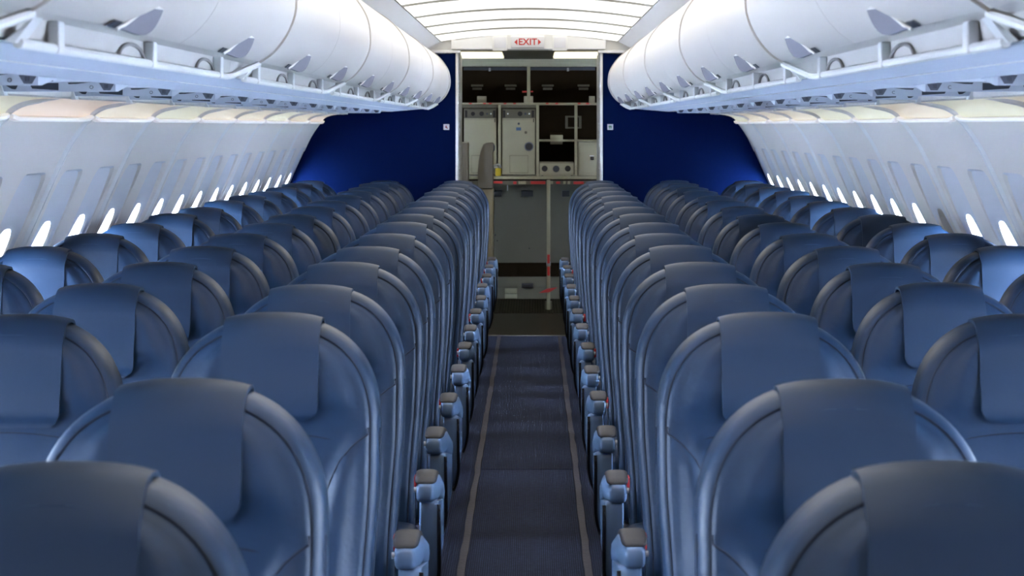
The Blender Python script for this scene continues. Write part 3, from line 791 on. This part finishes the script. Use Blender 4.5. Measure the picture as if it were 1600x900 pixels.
# ------------------------------------------------------------------ galley vestibule
GD = 17.05; GS = F/GD
def gx(px): return CX+(px-833.7)/GS
def gz(py): return CZ-(py-196.4)/GS
mb = MB(); mb.box(-1.7, 1.7, 15.05, GD+0.9, 2.085, 2.12)
mb.box(-1.7, 1.7, GD-0.02, GD+0.9, gz(98), 2.10)
struct(mb.build('ceiling_galley', M['cream'], smooth=False))
mb = MB(); mb.box(-0.205, 0.19, 15.08, GD-0.03, 2.078, 2.086, 0.002); struct(mb.build('trim_60', M['galley_grey'], smooth=False))
for s, xa, xb in ((-1, -0.60, -0.205), (1, 0.19, 0.60)):
    root = empty('galley_light', ((xa+xb)/2, 15.95, 2.084)); h = (xb-xa)/2
    mb = MB(); mb.box(-h, h, -0.42, 0.42, -0.022, 0.0, 0.003); mb.build('lens', M['gal_lamp'], root)
    mb = MB(); mb.box(-h-0.006, -h-.001, -0.44, 0.44, -0.012, 0.0); mb.box(h+.001, h+0.006, -0.44, 0.44, -0.012, 0.0); mb.build('frame', M['white'], root, smooth=False)
    tag(root, 'lit rectangular ceiling lamp over the galley entrance, on the %s' % SIDE[s], 'ceiling lamp', 'galley ceiling lamps')
gal = empty('galley_rack', (0, GD, 0)); inv = Matrix.Translation((0, -GD, 0))
def gpart(name, m, *boxes, bev=0.0, lab=None, parent=None, par_loc=None):
    mb = MB(); loc = par_loc if par_loc is not None else Vector((0, GD, 0))
    for (x0, x1, y0, y1, z0, z1) in boxes: mb.box(x0-loc[0], x1-loc[0], y0-loc[1], y1-loc[1], z0-loc[2], z1-loc[2], bev)
    o = mb.build(name, m, parent or gal, smooth=bev > 0)
    if lab: o['label'] = lab
    return o
def G(x0, x1, y0, y1, d0=0.0, d1=0.02): return (gx(x0), gx(x1), GD+d0, GD+d1, gz(y1), gz(y0))
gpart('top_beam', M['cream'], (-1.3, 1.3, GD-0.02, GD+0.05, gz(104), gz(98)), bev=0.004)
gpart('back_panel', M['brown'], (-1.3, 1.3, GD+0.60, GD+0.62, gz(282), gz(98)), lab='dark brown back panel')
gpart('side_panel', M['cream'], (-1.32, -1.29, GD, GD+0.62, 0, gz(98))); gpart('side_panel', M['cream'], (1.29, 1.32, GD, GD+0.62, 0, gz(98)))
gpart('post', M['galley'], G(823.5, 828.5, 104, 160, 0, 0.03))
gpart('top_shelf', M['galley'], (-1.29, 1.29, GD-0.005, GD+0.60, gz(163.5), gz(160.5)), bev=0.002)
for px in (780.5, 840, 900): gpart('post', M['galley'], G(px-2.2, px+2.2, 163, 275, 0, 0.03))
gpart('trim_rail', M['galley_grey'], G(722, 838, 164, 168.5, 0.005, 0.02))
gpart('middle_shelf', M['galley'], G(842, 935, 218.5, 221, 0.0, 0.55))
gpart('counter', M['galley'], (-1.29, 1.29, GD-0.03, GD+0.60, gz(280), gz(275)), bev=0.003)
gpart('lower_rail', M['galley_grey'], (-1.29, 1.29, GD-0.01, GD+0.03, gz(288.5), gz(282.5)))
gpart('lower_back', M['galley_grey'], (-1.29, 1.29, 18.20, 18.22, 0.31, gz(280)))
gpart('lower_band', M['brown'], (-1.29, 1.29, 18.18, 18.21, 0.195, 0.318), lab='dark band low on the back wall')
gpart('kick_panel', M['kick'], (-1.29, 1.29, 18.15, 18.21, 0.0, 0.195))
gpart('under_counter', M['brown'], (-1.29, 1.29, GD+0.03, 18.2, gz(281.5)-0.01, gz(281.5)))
for a, b in ((-0.2, 0.0), (0.0, 0.13)): pass
def lb(px, py, d=18.2): return (CX+(px-833.7)*d/F, CZ-(py-196.4)*d/F)
for x0, x1 in ((771, 784), (814.5, 833), (878, 890)):
    (xa, zt_), (xb, zb_) = lb(x0, 297.5), lb(x1, 307); gpart('cart_stop', M['black'], (xa, xb, 18.14, 18.2, zb_, zt_), bev=0.004, lab='black block')
(xa, zt_), (xb, zb_) = lb(815, 442), lb(833, 448.5); gpart('floor_catch', M['black'], (xa, xb, 18.10, 18.16, zb_, zt_), bev=0.003)
(xa, zt_), (xb, zb_) = lb(789, 450, 18.15), lb(808, 458, 18.15); gpart('small_box', M['galley'], (xa, xb, 18.11, 18.15, zb_, zt_), bev=0.002)
(xa, zt_), (xb, zb_) = lb(789, 459, 18.15), lb(808, 466, 18.15); gpart('small_box', M['cream'], (xa, xb, 18.12, 18.15, zb_, zt_), bev=0.002)
gpart('kick_line', M['galley_grey'], (-0.5, 0.5, 18.145, 18.15, 0.105, 0.110))
for px, py in ((774, 367), (777, 376), (771, 377), (827, 388), (771, 367)):
    x, z = lb(px, py); gpart('fastener', M['black'], (x-0.005, x+0.005, 18.194, 18.2, z-0.005, z+0.005))
# upper cabinet fittings
for x0, x1 in ((733, 752), (787, 806), (847, 866), (905, 924)):
    gpart('shelf_clip', M['galley_grey'], G(x0, x1, 130, 133, 0.56, 0.60), G(x0+2, x1-2, 135, 138.5, 0.56, 0.60))
for x0, x1 in ((745, 759.5), (818.5, 833), (921, 930)): gpart('outlet_box', M['cream'], G(x0, x1, 150, 160.3, 0.10, 0.16), bev=0.003)
for px in (765, 887.5): gpart('door_catch', M['metal'], G(px-1.5, px+1.5, 106, 111, 0.01, 0.03))
gpart('catch_rail', M['grey_dk'], G(724, 930, 105, 109.5, 0.03, 0.05))
r_ = gpart('turn_latch', M['red_p'], G(816, 823, 142, 144.5, 0.0, 0.02), G(829, 833, 142, 144, 0.0, 0.02), lab='small red latch')
for px in (735, 757, 766, 789, 804, 855, 870, 905, 918): gpart('turn_latch', M['red_p'], G(px-2.2, px+2.2, 160.8, 162.8, -0.012, -0.005), lab='small red latch')
for x0, x1, y0, y1 in ((771, 785, 283, 286.5), (802, 807, 283.5, 287.5), (829, 852, 283, 287.5), (869, 875, 283.5, 287), (896, 912, 283.5, 287.5)):
    gpart('turn_latch', M['red_p'], G(x0, x1, y0, y1, -0.03, -0.012), lab='red counter latch')
for px in (812, 816, 820, 862, 882, 889): gpart('latch_base', M['galley'], G(px-2, px+2, 283, 287.5, -0.022, -0.012), bev=0.002)
gpart('hook', M['metal'], G(792.5, 793.7, 289, 298, -0.01, -0.005))
# white post in front of the cart bay
post = empty('cart_post', (gx(857), GD-0.03, 0)); PL = post.location
gpart('pole', M['galley'], (PL[0]-0.015, PL[0]+0.015, GD-0.045, GD-0.015, 0.008, gz(281)), bev=0.003, parent=post, par_loc=PL)
gpart('foot', M['kick'], (PL[0]-0.028, PL[0]+0.028, GD-0.01, GD+0.10, 0.008, 0.07), bev=0.003, parent=post, par_loc=PL)
for y0, y1 in ((397, 411), (416, 430)):
    gpart('red_latch', M['red_p'], (PL[0]-0.011, PL[0]+0.011, GD-0.06, GD-0.046, gz(y1), gz(y0)), bev=0.003, parent=post, par_loc=PL)['label'] = 'red latch'
gpart('latch_pin', M['metal'], (PL[0]-0.018, PL[0]+0.018, GD-0.058, GD-0.044, gz(415), gz(408)), bev=0.003, parent=post, par_loc=PL)
mb = MB(); xa, za, xb, zb_ = gx(842), gz(456.5), gx(871), gz(448)
mb.extrude([(xa-PL[0], za), (PL[0]-PL[0]-0.01, gz(450)), (xb-PL[0], zb_), (0.02, gz(454.5)), (0.0, gz(456))], 'y', -0.035, -0.02)
mb.build('turn_paddle', M['red_p'], post, smooth=False)['label'] = 'red turn paddle'
tag(post, 'thin white post with red latches standing before the empty cart bay', 'post')
tag(gal, 'open galley rack with brown back, white posts, shelves and counter', 'galley')
# ovens
def oven(x0, x1, label, extras):
    root = empty('galley_oven', (gx((x0+x1)/2), GD+0.02, gz(274))); L_ = root.location
    def p(name, m, x0, x1, y0, y1, d0, d1, bev=0.0, parent=None, lab=None):
        mb = MB(); mb.box(gx(x0)-L_[0], gx(x1)-L_[0], d0, d1, gz(y1)-L_[2], gz(y0)-L_[2], bev); o = mb.build(name, m, parent or root, smooth=bev > 0)
        if lab: o['label'] = lab
        return o
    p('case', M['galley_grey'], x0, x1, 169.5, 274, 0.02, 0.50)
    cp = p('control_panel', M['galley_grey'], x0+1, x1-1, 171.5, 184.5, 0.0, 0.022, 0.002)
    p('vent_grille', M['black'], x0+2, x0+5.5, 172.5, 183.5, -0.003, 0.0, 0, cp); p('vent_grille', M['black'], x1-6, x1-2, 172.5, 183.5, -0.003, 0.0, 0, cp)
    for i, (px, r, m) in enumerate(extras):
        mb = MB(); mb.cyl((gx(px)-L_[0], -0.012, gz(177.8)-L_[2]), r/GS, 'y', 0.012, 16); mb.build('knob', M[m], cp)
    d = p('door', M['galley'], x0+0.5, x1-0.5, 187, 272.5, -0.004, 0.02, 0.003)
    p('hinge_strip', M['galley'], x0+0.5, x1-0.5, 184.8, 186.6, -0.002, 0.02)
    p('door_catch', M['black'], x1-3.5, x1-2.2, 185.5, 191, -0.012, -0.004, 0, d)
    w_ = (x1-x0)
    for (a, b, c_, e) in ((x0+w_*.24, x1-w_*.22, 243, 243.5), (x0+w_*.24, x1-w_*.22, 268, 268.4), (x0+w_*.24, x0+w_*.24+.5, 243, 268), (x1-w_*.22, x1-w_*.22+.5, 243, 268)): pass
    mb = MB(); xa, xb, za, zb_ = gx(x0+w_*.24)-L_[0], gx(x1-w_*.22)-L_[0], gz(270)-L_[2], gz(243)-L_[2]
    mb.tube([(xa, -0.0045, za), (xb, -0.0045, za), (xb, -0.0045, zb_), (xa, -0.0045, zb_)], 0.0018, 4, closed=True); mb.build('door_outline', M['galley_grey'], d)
    tag(root, label, 'oven', 'galley ovens'); return root, d, L_, p
oven(724.5, 776, 'white galley oven half hidden behind the folded attendant seat', [(739, 3.2, 'black'), (752.5, 3.6, 'black'), (761, 1.5, 'grey_dk'), (767, 1.2, 'white')])
root, d, L_, p = oven(784, 836.5, 'white galley oven with blue sticker and round dark latch', [(793.5, 1.2, 'white'), (799, 2.8, 'galley_grey'), (812.5, 3.8, 'black'), (821, 1.8, 'grey_dk'), (827, 1.2, 'white')])
mb = MB(); mb.cyl((gx(826.5)-L_[0], -0.018, gz(229)-L_[2]), 7.2/GS, 'y', 0.014, 24); mb.build('latch_ring', M['grey_hand'], d)
mb = MB(); mb.cyl((gx(826.5)-L_[0], -0.026, gz(229)-L_[2]), 5.6/GS, 'y', 0.010, 20); mb.build('latch_dial', M['black'], d)
mb = MB(); mb.cyl((gx(810.5)-L_[0], -0.007, gz(193.3)-L_[2]), 2.1/GS, 'y', 0.003, 5); mb.build('mark', M['grey_dk'], d)
p('sticker', M['sticker'], 806.5, 814, 199, 204, -0.006, -0.004, 0, d, 'blue sticker')
mb = MB(); mb.cyl((gx(821.5)-L_[0], -0.006, gz(207)-L_[2]), 2.2/GS, 'y', 0.002, 14); mb.build('round_label', M['galley_grey'], d)
# small equipment
def gthing(name, px, py, d, label, cat, parts):
    root = empty(name, (gx(px), GD+d, gz(py))); L_ = root.location
    for (n, m, shape, *a) in parts:
        mb = MB()
        if shape == 'box':
            x0, x1, y0, y1, d0, d1, bev = a; mb.box(gx(x0)-L_[0], gx(x1)-L_[0], d0, d1, gz(y1)-L_[2], gz(y0)-L_[2], bev)
        else:
            x, y, r, d0, d1 = a; mb.cyl((gx(x)-L_[0], d0, gz(y)-L_[2]), r/GS, 'y', d1-d0, 18)
        mb.build(n, M[m], root, smooth=True)
    tag(root, label, cat); return root
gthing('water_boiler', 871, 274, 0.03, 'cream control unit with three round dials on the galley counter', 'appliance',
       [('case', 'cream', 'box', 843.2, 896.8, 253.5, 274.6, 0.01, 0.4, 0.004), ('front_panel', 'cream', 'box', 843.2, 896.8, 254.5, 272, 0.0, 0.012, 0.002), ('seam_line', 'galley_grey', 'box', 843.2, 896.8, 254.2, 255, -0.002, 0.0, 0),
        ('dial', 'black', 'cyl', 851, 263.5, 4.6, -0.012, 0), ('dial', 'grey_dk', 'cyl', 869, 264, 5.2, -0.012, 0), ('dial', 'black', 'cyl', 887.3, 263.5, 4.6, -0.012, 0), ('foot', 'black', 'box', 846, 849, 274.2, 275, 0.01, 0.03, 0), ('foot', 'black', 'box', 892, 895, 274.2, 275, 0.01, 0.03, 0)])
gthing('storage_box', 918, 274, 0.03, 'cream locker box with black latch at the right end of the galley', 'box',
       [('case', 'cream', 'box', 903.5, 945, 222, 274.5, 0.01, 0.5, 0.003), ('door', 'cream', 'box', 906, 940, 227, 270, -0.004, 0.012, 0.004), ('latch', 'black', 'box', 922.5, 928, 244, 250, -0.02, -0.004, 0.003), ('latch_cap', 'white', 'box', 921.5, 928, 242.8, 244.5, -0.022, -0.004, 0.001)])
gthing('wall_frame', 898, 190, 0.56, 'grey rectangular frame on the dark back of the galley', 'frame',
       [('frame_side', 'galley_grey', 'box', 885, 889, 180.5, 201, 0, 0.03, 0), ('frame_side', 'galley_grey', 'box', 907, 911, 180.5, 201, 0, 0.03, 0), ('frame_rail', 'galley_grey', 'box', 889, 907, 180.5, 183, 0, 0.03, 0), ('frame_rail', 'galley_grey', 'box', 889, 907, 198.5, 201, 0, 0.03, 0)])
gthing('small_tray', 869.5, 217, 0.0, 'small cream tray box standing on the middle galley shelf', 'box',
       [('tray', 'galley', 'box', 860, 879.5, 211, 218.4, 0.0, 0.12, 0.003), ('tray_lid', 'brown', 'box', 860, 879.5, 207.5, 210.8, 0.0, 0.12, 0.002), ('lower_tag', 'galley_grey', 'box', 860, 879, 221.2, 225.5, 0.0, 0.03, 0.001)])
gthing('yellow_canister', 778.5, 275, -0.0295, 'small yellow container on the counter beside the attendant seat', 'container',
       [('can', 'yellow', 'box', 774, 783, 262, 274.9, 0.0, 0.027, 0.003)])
rt = empty('water_tap', (gx(776), GD-0.03, gz(262))); mb = MB()
mb.tube([(gx(770)-rt.location[0], 0, -0.01), (gx(772)-rt.location[0], 0, 0.015), (gx(778)-rt.location[0], 0, 0.028), (gx(781.5)-rt.location[0], 0, 0.018), (gx(782)-rt.location[0], 0, -0.004)], 0.010, 8); mb.build('spout', M['metal'], rt)
mb = MB(); mb.tube([(gx(768)-rt.location[0], 0.0, 0.002), (gx(778)-rt.location[0], 0, 0.006)], 0.008, 8); mb.build('lever', M['white'], rt)
tag(rt, 'curved bright metal tap above the yellow container', 'tap')
# attendant jump seat, folded against the left side of the doorway
JD = 16.2; JS = F/JD
def jx(px): return CX+(px-833.7)/JS
def jz(py): return CZ-(py-196.4)/JS
js = empty('jump_seat', (jx(758), JD, 0))
prof = [(747.5, 294), (746.5, 270), (748, 250), (751, 236), (755, 226), (759, 223.5), (768, 223), (770.5, 225), (771, 231), (769.5, 240), (769.5, 294)]
mb = MB(); mb.extrude([(jx(a)-js.location[0], jz(b)) for a, b in prof], 'y', 0.0, 0.36); mb.build('headrest', M['tan'], js, smooth=False)
mb = MB(); mb.extrude([(jx(a)-js.location[0], jz(b)) for a, b in ((766, 223.2), (770.5, 225), (772.5, 229), (772.5, 235), (769.6, 238))], 'y', 0.05, 0.33); mb.build('headrest_edge', M['grey_dk'], js)
mb = MB(); mb.box(-0.11, jx(769.5)-js.location[0]+0.005, 0.02, 0.34, 0.25, jz(295), 0.012); mb.build('backrest', M['cream'], js)
mb = MB(); mb.box(-0.11, jx(771)-js.location[0], 0.04, 0.32, 0.0, 0.25, 0.01); mb.build('base', M['tan'], js)
tag(js, 'folded taupe attendant seat with tall headrest at the left of the galley entrance', 'jump seat')
hr = empty('seat_headrest', (jx(727), JD-0.1, 0)); mb = MB(); mb.box(-0.04, 0.024, 0.0, 0.3, 0.0, jz(223.5), 0.006); mb.build('pad', M['tan'], hr)
mb = MB(); mb.box(-0.04, 0.024, 0.0, 0.3, jz(223.5)+0.001, jz(222.3), 0.002); mb.build('cap', M['cream'], hr)
tag(hr, 'narrow taupe padded panel at the left jamb of the galley doorway', 'padded panel')
